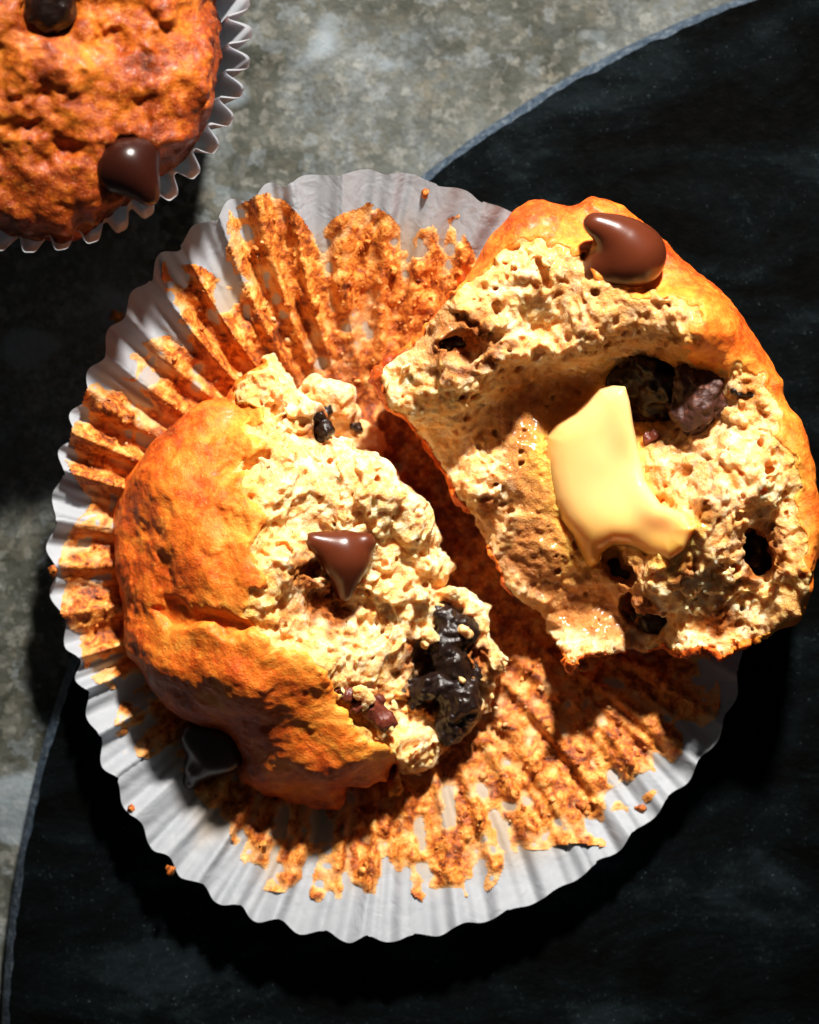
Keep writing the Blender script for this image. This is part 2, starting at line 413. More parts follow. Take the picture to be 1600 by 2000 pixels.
def liner_z(x, y, r=None, a=None):
    if r is None:
        dx, dy = x-hubc[0], y-hubc[1]; r = np.hypot(dx, dy); a = np.arctan2(dy, dx)
    Rb = per(a, ta, tr)
    q = r/Rb; t = np.clip((q-HUB)/(1-HUB), 0, 1.05)
    rimz = 88 + 92*sstep(-0.5, 0.8, np.cos(a-R(85)))
    p = phase(a + 0.02*np.sin(q*7)); c = np.cos(2*np.pi*p)
    c = c - 0.22*np.cos(4*np.pi*p+0.6)
    amp = 14*sstep(-0.05, 0.45, t)*press(a)*(0.75+0.5*pleat_rand[(np.floor(p+0.5).astype(int)) % NP])
    amp2 = 2.6*sstep(0.25, 0.6, t)*np.sin(4*np.pi*p+3*np.sin(9*a)) + 1.6*sstep(0.3, 0.7, t)*np.sin(6*np.pi*p+5*np.sin(5*a+q*4))
    wob = 5*np.sin(3*a+1)+4*np.sin(5*a+2.2)
    wr = 2.5*np.sin(q*23+6*np.sin(3*a))*sstep(0.3, 0.8, t)*(1-press(a))
    z = LZ + rimz*t**1.2 + wob*t + amp*(-c) + wr + amp2
    return z + 10*sstep(0.0, 0.2, t)
nt, nr = 1500, 76
A = np.linspace(-np.pi, np.pi, nt, endpoint=False)
qs = np.r_[0.02, np.linspace(0.12, 0.34, 6), np.linspace(0.37, 1.0, nr-7)]
RR = liner_R(A)
rsn = []
for q in qs:
    r = RR*q; rsn.append(np.c_[hubc[0]+np.cos(A)*r, hubc[1]+np.sin(A)*r, liner_z(None, None, r, A)])
V, Q = bands(rsn, nt)
edge_q = 0.86+0.12*(np.interp(phase(A), np.arange(NP+1), np.r_[pleat_rand[NP:], pleat_rand[NP]])-0.5)
gr = np.concatenate([sstep(0.05, -0.09, q-edge_q) for q in qs])
liner = empty("cupcake_liner", (hubc[0], hubc[1], LZ), "opened white pleated paper liner with stuck golden crumb, under the torn muffin", "muffin liner", "paper muffin liners")
link("pleated_paper", mesh_from("pleated_paper", V, Q, MP, attrs={'grease': gr*0.8}, origin=(hubc[0], hubc[1], LZ)), liner)

h = 3.3
xs = np.arange(-720, 640, h)+0.0; ys = np.arange(-860, 670, h)
X, Y = np.meshgrid(xs, ys, indexing='ij')
dx, dy = X-hubc[0], Y-hubc[1]; rr = np.hypot(dx, dy); aa = np.arctan2(dy, dx); qq = rr/per(aa, ta, tr)
pp = phase(aa); ii = np.floor(pp).astype(int)
lz = liner_z(X, Y)
n1 = noise2(X.shape, h, 42, 31); n2 = noise2(X.shape, h, 17, 32); n3 = noise2(X.shape, h, 8.5, 33); n4 = noise2(X.shape, h, 90, 34)
fing = np.interp(pp, np.arange(NP+1), np.r_[pleat_rand[:NP], pleat_rand[0]])
lower = sstep(0.2, 0.9, np.cos(aa-R(-55)))
ul = sstep(0.0, 0.7, np.cos(aa-R(150)))
edge = 0.865+0.03*ul+0.17*(fing-0.5)+0.012*n1 + 0.025*lower + 0.05*sstep(0.6, 1, np.cos(aa-R(178)))
stripe = np.cos(2*np.pi*pp+0.5)
t_ = 34*(edge-qq)
t_ = np.minimum(t_, 4.5) - 4.6*sstep(0.35, 0.95, stripe)*sstep(0.50, 0.72, qq)*(0.35+0.65*(n4 > -0.3)) + 1.7*n1 + 1.9*n2 + 1.4*n3 + 0.7 + 1.6*ul
t_ = np.where(qq < 0.48, t_+2, t_); t_ = np.where(qq > edge+0.02, -3, t_)
t_ += 2.5*sstep(0.6, 1.6, n1)*sstep(0.1, 0.16, edge-qq) + 1.8*sstep(0.3, 1.5, n2)
bare = sstep(0.4, 1.1, n4)*lower*sstep(0.5, 0.6, qq)
t_ -= 6*bare
vz = lz + np.maximum(t_, -1.5) + 0.4
nx, ny = X.shape; id_ = np.arange(nx*ny).reshape(nx, ny)
keep = (t_ > -1.2) & (qq < 0.985)
kq = keep[:-1, :-1] & keep[1:, :-1] & keep[1:, 1:] & keep[:-1, 1:]
Q = np.stack([id_[:-1, :-1], id_[1:, :-1], id_[1:, 1:], id_[:-1, 1:]], -1)[kq]
used, inv = np.unique(Q, return_inverse=True); Q = inv.reshape(Q.shape)
V = np.c_[X.ravel(), Y.ravel(), vz.ravel()][used]
tag(link("stuck_crumb_layer", mesh_from("stuck_crumb_layer", V, Q, MR, attrs={'thick': np.clip(t_.ravel()[used]/16, 0, 1), 'toast': sstep(0.72, 0.36, qq.ravel()[used])}, origin=(hubc[0], hubc[1], LZ)), liner), kind='stuff')

def ico():
    import bmesh
    bm = bmesh.new(); bmesh.ops.create_icosphere(bm, subdivisions=2, radius=1)
    v = np.array([x.co[:] for x in bm.verts]); f = np.array([[x.index for x in f.verts] for f in bm.faces]); bm.free(); return v, f
IV, IF = ico()
def lumps(centres, sizes, rs, rough=0.28):
    VV, FF = [], []
    for k, (c, s_) in enumerate(zip(centres, sizes)):
        d = IV*(1+rough*rs.randn(len(IV), 1)); d = d*(0.7+0.6*rs.rand(3))
        VV.append(d*s_+c); FF.append(IF+k*len(IV))
    return np.concatenate(VV), np.concatenate(FF)
rs = np.random.RandomState(77)
cand = np.argwhere((t_ > 3.0) & (qq > 0.3) & (qq < edge-0.05) & (n2 > 0.1)); pick = cand[rs.choice(len(cand), 900, replace=False)]
cx, cy = X[pick[:, 0], pick[:, 1]], Y[pick[:, 0], pick[:, 1]]; cz = vz[pick[:, 0], pick[:, 1]]
sz = 2.2+6*rs.rand(len(pick))**3
V, Q = lumps(np.c_[cx, cy, cz], sz, rs)
tag(link("stuck_crumb_grains", mesh_from("stuck_crumb_grains", V, Q, MR, attrs={'thick': np.repeat(rs.rand(len(pick)), len(IV))}, origin=(hubc[0], hubc[1], LZ)), liner), kind='stuff')

# ------------------------------------------------------------------ torn pieces of muffin, from volumes
BO = [(1150,778),(1168,757),(1195,750),(1222,753),(1231,785),(1238,830),(1250,885),(1262,940),(1288,982),(1330,1002),(1352,1030),(1330,1072),(1300,1096),(1262,1088),(1225,1068),(1200,1066),(1182,1080),(1174,1104),(1157,1113),(1140,1103),(1128,1078),(1115,1050),(1092,1018),(1075,982),(1064,930),(1060,888),(1064,850),(1085,826),(1120,806)]
class Vol:
    def __init__(s, lo, hi, h):
        s.lo = np.array(lo, float); s.h = h; s.n = [int((b-a)/h)+1 for a, b in zip(lo, hi)]
        s.x = (lo[0]+np.arange(s.n[0])*h).astype(np.float32); s.y = (lo[1]+np.arange(s.n[1])*h).astype(np.float32); s.z = (lo[2]+np.arange(s.n[2])*h).astype(np.float32)
        s.X, s.Y = np.meshgrid(s.x, s.y, indexing='ij'); s.Z = s.z[None, None, :]
    def noise(s, scale, seed): return noise3(s.n, s.h, scale, seed)
    def samp(s, F2, V):
        u = (V[:, 0]-s.lo[0])/s.h; v = (V[:, 1]-s.lo[1])/s.h
        i = np.clip(u.astype(int), 0, s.n[0]-2); j = np.clip(v.astype(int), 0, s.n[1]-2); fu, fv = u-i, v-j
        return F2[i, j]*(1-fu)*(1-fv)+F2[i+1, j]*fu*(1-fv)+F2[i, j+1]*(1-fu)*fv+F2[i+1, j+1]*fu*fv
    def ball(s, F, c, r, sub=True, k=0, stretch=(1, 1, 1), rot=0.0):
        """subtract (or join) an ellipsoid, only where it reaches"""
        m = max(r)*1.25+12 if hasattr(r, '__len__') else r*1.25+6
        r3 = np.array(r if hasattr(r, '__len__') else (r, r, r), float)
        a = [max(0, int((c[i]-m-s.lo[i])/s.h)) for i in range(3)]; b = [min(s.n[i], int((c[i]+m-s.lo[i])/s.h)+2) for i in range(3)]
        if any(b[i] <= a[i] for i in range(3)): return
        dx = s.x[a[0]:b[0], None, None]-c[0]; dy = s.y[None, a[1]:b[1], None]-c[1]; dz = s.z[None, None, a[2]:b[2]]-c[2]
        if rot: dx, dy = dx*math.cos(rot)+dy*math.sin(rot), -dx*math.sin(rot)+dy*math.cos(rot)
        q = np.sqrt((dx/r3[0])**2+(dy/r3[1])**2+(dz/r3[2])**2)
        d = ((q-1)*r3.min()).astype(np.float32)
        B = F[a[0]:b[0], a[1]:b[1], a[2]:b[2]]
        if sub: B[...] = smax(B, -d, k) if k else np.maximum(B, -d)
        else: B[...] = smin(B, d, k) if k else np.minimum(B, d)

def blob(name, chain, mat, parent, org, h=3.0, k=14, rough=0, seed=1, rs_scale=14, label=None, cut=None, attrs=None):
    """smooth or lumpy body grown around a chain of balls (x, y, z, r) given at layout coordinates"""
    C = np.array([[*W(x, y, z), r] for x, y, z, r in chain])
    lo = (C[:, :3]-C[:, 3:]).min(0)-12-rough*2; hi = (C[:, :3]+C[:, 3:]).max(0)+12+rough*2
    v = Vol(lo, hi, h); F = None
    for cx, cy, cz, r in C:
        d = np.sqrt((v.x[:, None, None]-cx)**2+(v.y[None, :, None]-cy)**2+(v.z[None, None, :]-cz)**2)-r
        F = d if F is None else smin(F, d, k)
    F = F.astype(np.float32)
    if rough:
        F += rough*v.noise(rs_scale*2.0, seed)*0.7 + rough*0.45*v.noise(rs_scale, seed+1) + rough*0.28*v.noise(rs_scale*0.5, seed+2)
    V, Q = surface_nets(F, v.lo, v.h)
    at = dict(attrs or {}); at = {a: np.full(len(V), b) for a, b in at.items()}
    o = link(name, mesh_from(name, V, Q, mat, origin=org, attrs=at), parent)
    if label: o['label'] = label
    return o

def torn_piece(root, org, outline, zo, heights, crust, h, seed, zlo, zhi, cuts=(), soakpoly=None, toasts=(), side_crust=0, lip=10, under=40, kc=110, kt=26, pores=900, pore_r=(3, 9), base=None, crustmat=None, mids=1.0, steps=(), grooves=()):
    pol = WP(outline, zo)
    lo = (pol[:, 0].min()-26, pol[:, 1].min()-26, zlo); hi = (pol[:, 0].max()+26, pol[:, 1].max()+26, zhi)
    v = Vol(lo, hi, h); X, Y = v.X, v.Y
    SD = poly_sd(X, Y, pol)
    H = rbf(W3(heights), X, Y)
    cr = poly_sd(X, Y, WP(crust, zo)) if crust is not None else np.full(X.shape, -200, np.float32)
    wn = noise2(X.shape, h, 26, seed+50)*8 + noise2(X.shape, h, 9, seed+51)*4
    cr = cr + wn
    isc = sstep(10, -14, cr)                              # 1 on the crust
    H = H + lip*isc
    for (sp, amount, width) in steps:
        sd = poly_sd(X, Y, WP(sp, zo)) + wn*0.9; H = H + amount*sstep(width, -width, sd)
    for (gp, wd, dp) in grooves:
        g_ = WP(gp, zo); dd = np.full(X.shape, 1e9, np.float32)
        for (ax, ay), (bx, by) in zip(g_[:-1], g_[1:]):
            ex, ey = bx-ax, by-ay; t = np.clip(((X-ax)*ex+(Y-ay)*ey)/(ex*ex+ey*ey), 0, 1)
            dd = np.minimum(dd, np.hypot(X-ax-ex*t, Y-ay-ey*t))
        dd = np.maximum(dd+wn*0.8, 0); H = H - dp*np.exp(-(dd/wd)**2)*(0.7+0.3*noise2(X.shape, h, 24, seed+70))
    soak_or_glow = np.zeros(X.shape, np.float32)
    if soakpoly is not None: soak_or_glow = sstep(25, -30, poly_sd(X, Y, WP(soakpoly, zo)) + noise2(X.shape, h, 30, seed+60)*14)
    melt = np.zeros(X.shape, np.float32)
    if soakpoly is not None: soak_or_glow = np.maximum(soak_or_glow, 0.42*sstep(-0.2, 0.9, noise2(X.shape, h, 70, seed+62)+0.4*noise2(X.shape, h, 18, seed+63)))
    if soakpoly is not None: melt = np.exp(-np.maximum(poly_sd(X, Y, WP(BO, zo))+wn*1.2-4, 0)/16.0)
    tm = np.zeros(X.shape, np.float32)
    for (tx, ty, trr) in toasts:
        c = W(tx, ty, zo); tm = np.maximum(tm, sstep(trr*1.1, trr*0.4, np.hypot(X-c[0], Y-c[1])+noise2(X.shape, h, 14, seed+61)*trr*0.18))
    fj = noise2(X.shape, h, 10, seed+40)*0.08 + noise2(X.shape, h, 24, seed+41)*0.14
    led = 0
    for sc_, am_, sd_ in ((105, 25, 42), (54, 13, 43), (30, 5, 44)):
        q_ = noise2(X.shape, h, sc_, seed+sd_)
        led = led + am_*(sstep(-0.18, 0.18, q_+fj)-0.5) + am_*0.5*(sstep(0.75, 0.95, q_+fj)-sstep(-0.75, -0.95, q_+fj))
    H = H + led*(1-isc)*(1-0.7*soak_or_glow)*sstep(0, 40, cr)
    gx, gy = np.gradient(H, h); lip_ = np.sqrt(1+np.minimum(gx**2+gy**2, 9)).astype(np.float32)
    top = (v.Z-H[..., None])/lip_[..., None]
    zc = zo-60
    und = under*(np.clip((zc-v.Z)/max(zc-zlo, 1), 0, 1)**1.4)
    side = SD[..., None]+und*(0.35+0.65*isc[..., None])
    kk = (kt+(kc-kt)*isc*(SD < 1e9))[..., None].astype(np.float32)
    F = smax(top.astype(np.float32), side.astype(np.float32), kk)
    del top, side
    amp = (1-isc)*(1-0.45*soak_or_glow); amp = amp[..., None].astype(np.float32); ic = isc[..., None].astype(np.float32)
    for c in cuts:                                        # (px, py, z, (rx, ry, rz), angle, softness)
        v.ball(F, W(c[0], c[1], c[2]), c[3], rot=R(c[4]), k=c[5])
    F += v.noise(75, seed)*(3.0+3.0*ic)
    F += (0.6-np.abs(v.noise(58, seed+11)))*4.0*amp
    n_ = v.noise(34, seed+1); F += (0.55-np.abs(n_))*2.0*amp + n_*2.0*ic
    n_ = v.noise(17, seed+2); F += n_*1.5*amp + n_*0.9*ic
    n_ = v.noise(9.0, seed+3); F += n_*1.7*amp + (np.abs(n_)-0.6)*1.0*amp + n_*0.5*ic
    F += v.noise(6.2, seed+4)*(1.8*amp+0.35*ic)
    rs = np.random.RandomState(seed+9)
    ok = np.argwhere((SD < -4) & (isc < 0.3)); n = min(pores, len(ok))
    for (i, j) in ok[rs.choice(len(ok), n, replace=False)]:
        r = pore_r[0]+(pore_r[1]-pore_r[0])*rs.rand()**2.5
        v.ball(F, (v.x[i], v.y[j], H[i, j]-r*rs.uniform(-0.2, 0.9)), (r, r*rs.uniform(0.6, 1.0), r*1.4), rot=rs.rand()*3)
    F = np.maximum(F, -(v.Z-(zlo+8))+2*v.noise(30, seed+7))
    pale = np.where(cr < 0, np.exp(cr/75.0), np.exp(-cr/26.0)); toast = sstep(-60, -5, SD)*isc
    # crust and crumb are two closed bodies that meet just under the skin
    csd = cr[..., None] + v.noise(11, seed+21)*3
    if side_crust:
        csd = np.minimum(csd, -(SD[..., None]+side_crust) + v.noise(22, seed+22)*3)
        csd = np.where((v.Z < H[..., None]-45), np.minimum(csd, -(SD[..., None]+60)), csd)
    out = []
    for nm, G, mt in (("crust", np.maximum(F, csd), crustmat or MK), ("crumb", np.maximum(F+2.5*sstep(4, -6, csd), -csd-12), MC)):
        G = G.astype(np.float32); G[0] = G[-1] = 9; G[:, 0] = G[:, -1] = 9; G[:, :, 0] = G[:, :, -1] = 9
        if not (G < 0).any(): continue
        V, Q = surface_nets(G, v.lo, v.h)
        at = {'melt': v.samp(melt, V), 'soak_or_glow': v.samp(soak_or_glow, V), 'pale': v.samp(pale, V), 'toast': v.samp(toast if nm == "crust" else tm, V)}
        out.append(link(nm, mesh_from(nm, V, Q, mt, attrs=at, origin=org), root))
    v.H = H
    print(root.name, v.n, [len(o.data.vertices) for o in out], round(time.time()-T0, 1))
    return v

# ---- left half
LO = [(523,703),(540,722),(560,742),(575,768),(600,785),(625,800),(640,830),(642,862),(665,855),(685,862),(692,880),(740,905),(765,922),(772,945),(792,955),(832,985),(842,1020),(850,1050),(838,1075),(862,1092),(878,1108),(864,1130),(862,1150),(895,1155),(945,1195),(952,1240),(985,1290),(985,1312),(966,1332),(972,1385),(950,1412),(905,1442),(897,1470),(872,1476),(857,1500),(822,1512),(827,1526),(782,1515),(790,1560),(760,1566),(735,1552),(715,1562),(690,1545),(692,1580),(670,1606),(620,1611),(560,1600),(510,1570),(470,1530),(462,1485),(450,1455),(400,1420),(350,1398),(290,1340),(255,1280),(235,1200),(223,1100),(226,1000),(246,940),(290,870),(350,820),(400,795),(450,786),(466,750),(495,724)]
LB = [(-10,3),]
LH = [(252,1030,235),(300,950,300),(300,1120,300),(290,1230,250),(400,850,300),(400,980,370),(450,1100,395),(400,1290,355),(320,1310,275),(390,1370,300),(450,1370,335),(550,1400,325),(640,1410,318),(500,960,385),(520,1120,400),(520,1230,375),(600,1335,352),(490,1470,262),(560,1480,278),(600,1545,215),(530,1550,200),(680,1510,245),(715,1440,285),(640,1290,355),(480,800,300),(515,745,320),(545,790,320),(560,850,345),
 (580,900,370),(600,980,385),(560,1060,385),(690,920,335),(760,960,300),(660,1000,345),(800,1020,265),(740,1060,290),(840,1100,225),(700,1200,280),(640,1210,315),(760,1220,255),(830,1180,220),(700,1300,275),(780,1300,225),(740,1400,255),(820,1450,215),(860,1330,160),(900,1240,150),(965,1300,150),(945,1390,130),(870,1470,150),(640,880,300),(780,1540,150)]
LCR = [(440,700),(505,712),(500,745),(478,780),(505,800),(500,850),(520,880),(470,925),(500,960),(520,1010),(508,1060),(520,1130),(500,1190),(540,1240),(600,1268),(640,1300),(650,1345),(695,1400),(745,1438),(765,1470),(780,1500),(740,1580),(700,1640),(400,1700),(150,1500),(150,900),(300,740)]
lorg = (*W(560, 1160, 0)[:2], 66)
left = empty("muffin_half", lorg, "left muffin half with domed golden crust, a chocolate chip standing in its crumb", "muffin half", "torn halves of one muffin")
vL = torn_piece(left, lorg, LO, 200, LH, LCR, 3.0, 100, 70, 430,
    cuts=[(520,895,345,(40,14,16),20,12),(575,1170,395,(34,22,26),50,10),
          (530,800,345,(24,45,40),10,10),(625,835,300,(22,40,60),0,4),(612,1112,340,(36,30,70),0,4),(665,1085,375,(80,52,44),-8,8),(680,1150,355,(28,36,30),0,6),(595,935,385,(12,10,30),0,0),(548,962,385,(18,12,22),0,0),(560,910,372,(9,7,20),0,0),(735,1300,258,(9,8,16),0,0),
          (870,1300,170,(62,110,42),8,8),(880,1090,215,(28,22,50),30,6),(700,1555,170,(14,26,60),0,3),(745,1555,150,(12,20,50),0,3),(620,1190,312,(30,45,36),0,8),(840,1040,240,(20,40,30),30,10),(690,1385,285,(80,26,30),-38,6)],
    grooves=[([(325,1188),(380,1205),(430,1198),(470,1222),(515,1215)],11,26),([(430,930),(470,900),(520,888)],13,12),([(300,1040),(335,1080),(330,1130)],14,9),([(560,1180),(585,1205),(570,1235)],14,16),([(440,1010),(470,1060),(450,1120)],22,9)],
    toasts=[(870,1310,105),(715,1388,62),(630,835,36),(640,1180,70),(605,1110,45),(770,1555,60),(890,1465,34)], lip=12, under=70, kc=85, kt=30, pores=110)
print('left', time.time()-T0)
blob("chocolate_chip", [(714,1060,322,20),(672,1068,326,32),(634,1064,334,24),(608,1054,342,12),(668,1094,322,38),(690,1096,320,30),(676,1128,316,22),(675,1150,310,13),(674,1166,304,6)], MCH, left, lorg, 2.0, 22, label="milk chocolate chip standing in the pale crumb")
blob("chocolate_chip", [(392,1440,170,40),(428,1450,185,44),(415,1480,170,36),(385,1500,155,26),(372,1528,140,14),(450,1480,175,26)], MCD, left, lorg, 2.5, 24, label="dark chocolate chip hanging out under the crust, in shade")
blob("melted_chocolate", [(872,1210,175,26),(905,1235,175,28),(860,1260,185,34),(880,1300,180,40),(840,1340,195,36),(815,1360,200,24),(890,1360,175,42),(910,1395,165,28),(875,1415,168,30),(920,1300,165,26)], MCR, left, lorg, 2.5, 16, 7, 201, 15)
blob("melted_chocolate", [(652,1352,296,14),(678,1358,298,16),(700,1380,292,16),(725,1390,288,18),(745,1405,282,22),(762,1412,276,14),(742,1366,284,8)], MCP, left, lorg, 2.2, 8, 4, 211, 11)
blob("melted_chocolate", [(618,812,292,14),(632,840,285,18),(628,862,280,12)], MCR, left, lorg, 2.5, 8, 4, 215, 10)
for k, ch in enumerate([[(704,1352,312,14),(720,1366,308,13),(712,1378,304,9)],[(832,1238,232,10),(845,1250,228,11),(830,1255,226,9)],[(905,1232,212,10),(915,1240,208,7)],[(745,1430,275,12),(760,1420,280,8)],[(770,1375,270,9)],[(903,1330,212,6)]]):
    blob("crumb", ch, MC, left, lorg, 2.0, 6, 3, 230+k*5, 7, attrs={'soak_or_glow': 0, 'toast': 0.1})

# ---- right half
RO = [(1060,390),(1100,398),(1128,398),(1155,388),(1190,400),(1225,425),(1262,450),(1300,480),(1345,515),(1395,565),(1440,620),(1480,680),(1502,712),(1518,742),(1522,772),(1552,812),(1576,860),(1589,930),(1589,1000),(1582,1060),(1588,1090),(1585,1150),(1572,1190),(1555,1215),(1530,1226),(1500,1242),(1460,1260),(1430,1268),(1408,1282),(1390,1262),(1350,1268),(1325,1280),(1300,1262),(1270,1282),(1240,1275),(1210,1287),(1170,1285),(1145,1293),(1113,1312),(1108,1295),(1090,1270),(1068,1248),(1050,1210),(1010,1180),(985,1150),(965,1100),(940,1060),(910,1010),(890,970),(870,930),(845,900),(820,850),(790,820),(755,800),(745,770),(732,740),(748,710),(790,682),(822,650),(826,630),(860,600),(900,560),(922,530),(945,500),(975,460),(1010,420),(1035,398)]
RH = [(1060,440,370),(1150,450,370),(1200,480,380),(1290,540,385),(1000,480,380),(930,560,375),(870,620,365),(800,720,345),(770,770,330),(1050,540,410),(1130,570,425),(1000,620,395),(900,690,380),(960,690,365),(1040,690,385),(1060,640,350),(1130,650,440),(1190,610,435),(1300,625,455),(1350,660,445),(1420,680,400),(1470,760,360),(1400,600,400),
 (900,800,320),(860,770,345),(1000,770,275),(1050,745,285),(1100,770,235),(1200,740,245),(1150,830,225),(1280,770,190),(1240,715,250),(1280,830,215),(1340,860,290),(1050,850,275),(950,840,265),(880,860,245),(850,880,215),(1130,710,360),(1200,680,352),(1260,680,350),(1330,695,350),
 (1440,790,350),(1500,800,370),(1480,880,420),(1420,920,425),(1370,960,410),(1545,950,390),(1545,1100,380),(1300,900,330),(1280,870,280),(1340,1025,382),(1280,1045,325),(1400,1060,400),(1480,1080,300),(1250,970,290),(1200,960,265),(1100,950,275),(1000,960,265),(935,962,290),(945,1050,200),(1050,1060,240),(1130,1130,215),(1030,1150,185),(1090,1220,180),(1200,1180,190),(1250,1110,310),(1255,1180,300),(1330,1150,350),(1420,1170,350),(1500,1180,350),(1380,1230,310),(1310,1240,290),(1180,1262,235),(1120,1268,225),(1270,1225,190),(910,985,265),(900,930,270),(920,1010,215)]
RCR = [(700,300),(1650,300),(1650,1400),(1480,1300),(1530,1215),(1552,1150),(1548,1080),(1552,1000),(1548,910),(1520,850),(1500,800),(1478,740),(1430,722),(1385,735),(1335,700),(1345,660),(1345,625),(1300,598),(1240,575),(1150,560),(1145,500),(1095,500),(1060,486),(1015,470),(960,520),(915,535),(880,560)]
SOAK = [(1000,720),(1120,740),(1240,760),(1270,900),(1290,1000),(1240,1090),(1215,1180),(1180,1250),(1100,1240),(1020,1170),(960,1060),(1000,980),(960,900),(960,800)]
rorg = (*W(1180, 860, 0)[:2], 66)
right = empty("muffin_half", rorg, "right muffin half lying torn side up, with a melting pat of butter", "muffin half", "torn halves of one muffin")
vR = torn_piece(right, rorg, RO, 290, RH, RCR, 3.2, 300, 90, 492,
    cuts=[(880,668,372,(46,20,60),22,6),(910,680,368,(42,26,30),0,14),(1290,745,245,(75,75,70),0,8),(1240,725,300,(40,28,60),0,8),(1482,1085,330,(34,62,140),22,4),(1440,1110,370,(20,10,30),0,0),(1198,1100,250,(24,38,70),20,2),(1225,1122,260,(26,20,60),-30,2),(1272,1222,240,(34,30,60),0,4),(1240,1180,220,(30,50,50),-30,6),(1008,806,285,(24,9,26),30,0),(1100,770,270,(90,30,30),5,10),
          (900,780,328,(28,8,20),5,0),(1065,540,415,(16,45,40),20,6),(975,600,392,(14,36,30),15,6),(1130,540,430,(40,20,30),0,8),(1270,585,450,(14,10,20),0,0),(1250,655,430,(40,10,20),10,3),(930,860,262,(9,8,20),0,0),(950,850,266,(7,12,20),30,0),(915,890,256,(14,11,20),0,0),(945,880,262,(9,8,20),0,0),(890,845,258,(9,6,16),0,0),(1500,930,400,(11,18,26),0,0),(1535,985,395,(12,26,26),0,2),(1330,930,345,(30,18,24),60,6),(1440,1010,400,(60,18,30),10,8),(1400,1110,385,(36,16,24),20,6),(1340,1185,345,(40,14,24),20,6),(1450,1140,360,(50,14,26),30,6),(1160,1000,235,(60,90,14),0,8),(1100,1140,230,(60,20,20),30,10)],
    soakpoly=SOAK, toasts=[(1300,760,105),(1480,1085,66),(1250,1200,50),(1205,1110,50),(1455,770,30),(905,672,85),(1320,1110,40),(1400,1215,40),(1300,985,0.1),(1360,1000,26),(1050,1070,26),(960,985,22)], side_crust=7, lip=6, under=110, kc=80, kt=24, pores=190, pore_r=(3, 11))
print('right', time.time()-T0)
def hR(px, py):
    x, y, _ = W(px, py, 290); return float(vR.samp(vR.H, np.array([[x, y, 0.0]]))[0])
blob("chocolate_chip", [(1238,498,404,60),(1205,505,396,52),(1176,522,390,36),(1165,540,386,24),(1215,468,420,42),(1192,450,432,28),(1170,440,438,20),(1156,436,440,14)], MCH, right, rorg, 2.0, 20, label="large chocolate chip with curled tip on the top crust")
blob("melted_chocolate", [(1290,750,245,50),(1250,728,268,34),(1205,742,268,18),(1275,790,212,44),(1320,830,230,22),(1300,840,222,26),(1360,840,255,22)], MCR, right, rorg, 3.0, 18, 8, 401, 17)
blob("chocolate_piece", [(1360,735,325,38),(1372,768,332,42),(1360,802,322,40),(1338,785,310,28),(1384,790,318,26)], MCB, right, rorg, 2.4, 14, 8, 411, 13)
blob("melted_chocolate", [(1265,852,270,10),(1280,848,275,9),(1262,866,268,8)], MCP, right, rorg, 2.2, 6, 3, 421, 9)
blob("melted_chocolate", [(1480,1060,235,34),(1474,1100,235,36),(1468,1130,240,24)], MCR, right, rorg, 3.0, 12, 6, 431, 14)
blob("melted_chocolate", [(1272,1220,190,30),(1250,1200,188,24),(1215,1110,190,30),(1195,1125,185,24)], MCR, right, rorg, 3.0, 12, 6, 441, 14)
blob("melted_chocolate", [(875,672,330,20),(895,668,330,16)], MCR, right, rorg, 2.5, 10, 4, 451, 12)
blob("melted_chocolate", [(1436,762,362,9),(1455,768,364,10),(1470,776,362,7)], MCR, right, rorg, 2.4, 6, 2, 455, 8)
blob("crust_flake", [(1125,1298,225,10),(1118,1308,222,7),(1140,1300,222,8)], MC, right, rorg, 2.2, 6, 3, 461, 7, attrs={'soak_or_glow': 0, 'toast': 0.9})

# ---- melting butter
def butter():
    z0 = 285; pol = WP(BO, z0)
    v = Vol((pol[:, 0].min()-40, pol[:, 1].min()-40, 190), (pol[:, 0].max()+40, pol[:, 1].max()+40, 470), 3.0)
    SD = poly_sd(v.X, v.Y, pol); 
    pts = W3([(1195,765,348),(1150,830,328),(1205,830,342),(1095,880,302),(1180,900,328),(1230,900,322),(1110,960,300),(1190,980,318),(1250,980,340),(1140,1030,300),(1220,1040,330),(1290,1030,378),(1330,1035,432),(1300,1080,412),(1290,1000,405),(1250,1070,340),(1155,1080,280),(1158,1100,268)])
    H = rbf(pts, v.X, v.Y)
    Hb = v.samp if False else None
    gx, gy = np.gradient(H, 3.0); l = np.sqrt(1+gx**2+gy**2)
    top = (v.Z-H[..., None])/l[..., None]; side = (SD+2)[..., None]+0*v.Z
    F = smax(top, side, 44.0); F = smax(F, -(v.Z-(H[..., None]-78)), 24.0)
    F = F.astype(np.float32)+1.2*v.noise(70, 9)
    V, Q = surface_nets(F, v.lo, v.h)
    low = sstep(960, 1090, 1000-V[:, 1])*0.7 + 0.3*sstep(120, -20, V[:, 0]-W(1060, 0, 300)[0]) + 0.2  # orange painted at bottom and left, imitating light through butter over brown crumb
    org = (*W(1180, 940, 285)[:2], 220)
    tag(link("butter_pat", mesh_from("butter_pat", V, Q, MB, origin=org, attrs={'soak_or_glow': np.clip(low, 0, 1)}), loc=org), "pale yellow pat of butter melting on the right muffin half", "butter")
butter()

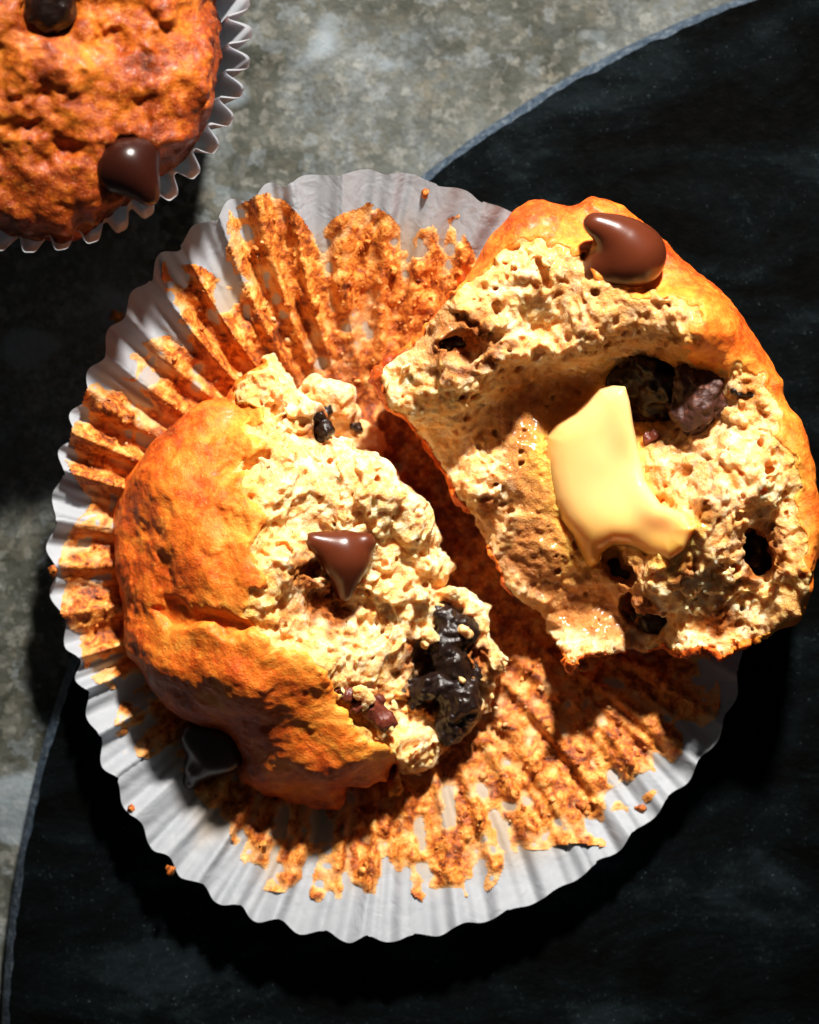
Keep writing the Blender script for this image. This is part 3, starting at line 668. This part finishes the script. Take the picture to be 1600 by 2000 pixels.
# ---- lump of crumb left standing in the liner between the halves
corg = (*W(650, 800, 90)[:2], 80)
chunk = empty("muffin_chunk", corg, "small golden lump of crumb stuck in the liner behind the left half", "muffin chunk")
blob("crumb", [(600,785,150,26),(630,775,165,30),(655,775,170,26),(660,810,150,30),(640,830,130,34),(690,860,110,30),(715,880,105,34),(740,930,95,28)], MC, chunk, corg, 2.6, 16, 7, 501, 15, attrs={'soak_or_glow': 0.0, 'toast': 0.12})
blob("chocolate_piece", [(622,808,185,16),(640,800,188,9),(696,838,140,18)], MCR, chunk, corg, 2.4, 10, 4, 511, 12)

# ------------------------------------------------------------------ whole muffin in its paper cup, cut by the corner of the frame
mc = W(58, 66, 450); mr = 387*(1-450/CAM_D)
morg = (mc[0], mc[1], 0)
whole = empty("whole_muffin", morg, "whole deep golden muffin with chocolate chips, still in its white paper cup", "muffin")
v = Vol((mc[0]-mr-20, mc[1]-mr-20, 330), (mc[0]+mr+20, mc[1]+mr+20, 620), 3.5)
Rr = np.hypot(v.X-mc[0], v.Y-mc[1]); 
H = (440 + 135*np.clip(1-(Rr/(mr*1.03))**2, 0, 1)**0.75).astype(np.float32)
top = (v.Z-H[..., None])*0.9; side = (Rr-mr+8)[..., None]+(450-v.Z)*0.15
F = smax(top, side, 50.0).astype(np.float32)
for (px, py, rx, ry, a) in ((280,200,26,14,30),(150,385,30,16,-10),(115,395,20,14,0),(285,235,12,22,0),(60,190,50,14,15),(30,250,60,14,-5),(195,160,10,8,0),(350,130,22,10,40),(120,300,40,12,20),(240,90,34,12,-15)):
    c = W(px, py, 545); rr_ = math.hypot(c[0]-mc[0], c[1]-mc[1]); hh = 440+135*max(0, 1-(rr_/(mr*1.03))**2)**0.75
    v.ball(F, (c[0], c[1], hh+6), (rx*0.8, ry*0.7, 12), rot=R(a), k=14)
for (px, py, rr2) in ((250,328,60),(97,25,52)):
    c = W(px, py, 520); v.ball(F, (c[0], c[1], 440+135*max(0, 1-(math.hypot(c[0]-mc[0], c[1]-mc[1])/(mr*1.03))**2)**0.75+8), (rr2+9, rr2+9, 34), k=8)
F += v.noise(90, 601)*7 + v.noise(44, 602)*4.5 + v.noise(20, 603)*3.0 + v.noise(30, 605)*2.2 + v.noise(9, 604)*1.3
F = np.maximum(F, -(v.Z-345))
V, Q = surface_nets(F, v.lo, v.h)
rv = np.hypot(V[:, 0]-mc[0], V[:, 1]-mc[1])
link("crust", mesh_from("crust", V, Q, MKD, origin=morg, attrs={'pale': 0*rv, 'toast': sstep(mr-90, mr, rv)*0.8}), whole)
zt = 490
blob("chocolate_chip", [(240,325,zt+8,46),(255,318,zt+12,44),(222,335,zt,36),(285,300,zt+6,24),(272,350,zt+14,34),(288,372,zt+14,18),(294,388,zt+10,9)], MCD, whole, morg, 2.4, 24, label="dark chocolate chip beside the paper rim")
blob("chocolate_chip", [(97,10,zt+70,44),(100,35,zt+66,30),(70,22,zt+60,24)], MCR, whole, morg, 3, 20, 4, 620, 16, label="dark chocolate chip cut by the top edge of the photo")
# pleated cup
zr = 452; k_ = 1-zr/CAM_D; npl = 44
A = np.linspace(0, 2*np.pi, 44*40, endpoint=False)
rs = np.random.RandomState(8); jit = np.interp(A*npl/(2*np.pi), np.arange(npl+1), np.r_[rs.randn(npl), 0])*0.0
pha = npl*A+0.9+0.35*np.sin(3*A)+0.25*np.sin(7*A+1)
sk = np.sin(pha)
prof = (sk+0.13*np.sin(3*pha))*1.12
rows = []
for t in np.r_[0.001, 0.5, 0.98, 1+np.linspace(0, 1, 34)]:
    if t <= 1: r = 300*t+0*A; z = 4+0*A; a2 = A
    else:
        u = t-1; r = 300+(412*k_-300)*u + prof*18*sstep(0, 0.25, u)*(1+0.22*np.sin(2*A+1)); z = 4+(zr-4)*u+4*np.sin(5*A)*u + 2*sk*u
        a2 = A + sstep(0, 0.4, u)*(-0.009*np.cos(pha)-0.008*np.sin(pha))
    rows.append(np.c_[mc[0]+np.cos(a2)*r, mc[1]+np.sin(a2)*r, z])
V, Q = bands(rows, len(A))
cup = link("cupcake_liner", mesh_from("cupcake_liner", V, Q, MP, attrs={'grease': np.zeros(len(V))}, origin=(mc[0], mc[1], 4)), loc=(mc[0], mc[1], 4))
tag(cup, "upright white pleated paper cup around the whole muffin", "muffin liner", "paper muffin liners")

# ------------------------------------------------------------------ loose crumbs one can pick out
rs = np.random.RandomState(4)
for px, py, z, s_, lab in ((228,618,4,13,"orange crumb lying on the stone left of the opened liner"),(112,1112,None,9,"tiny crumb on the left rim of the opened liner"),(262,1575,None,8,"tiny crumb on the lower left rim of the opened liner"),(830,390,None,8,"tiny crumb near the top rim of the opened liner"),(338,1693,None,9,"tiny pinkish crumb on the bottom left rim of the opened liner"),(1250,1575,None,9,"tiny crumb on the lower right rim of the opened liner")):
    x, y, _ = W(px, py, 100 if z is None else z)
    zz = float(liner_z(np.array([x]), np.array([y]))[0])+s_*0.3 if z is None else z
    V, Q = lumps([np.zeros(3)], [s_], rs)
    tag(link("crumb", mesh_from("crumb", V, Q, MR, attrs={'thick': np.full(len(V), 0.5)}), loc=(x, y, zz)), lab, "crumb", "loose muffin crumbs")
print('tris', sum(sum(len(p.vertices)-2 for p in m_.polygons) if len(m_.polygons)<1000 else len(m_.polygons)*(len(m_.polygons[0].vertices)-2) for m_ in bpy.data.meshes))
print('script', round(time.time()-T0, 1))
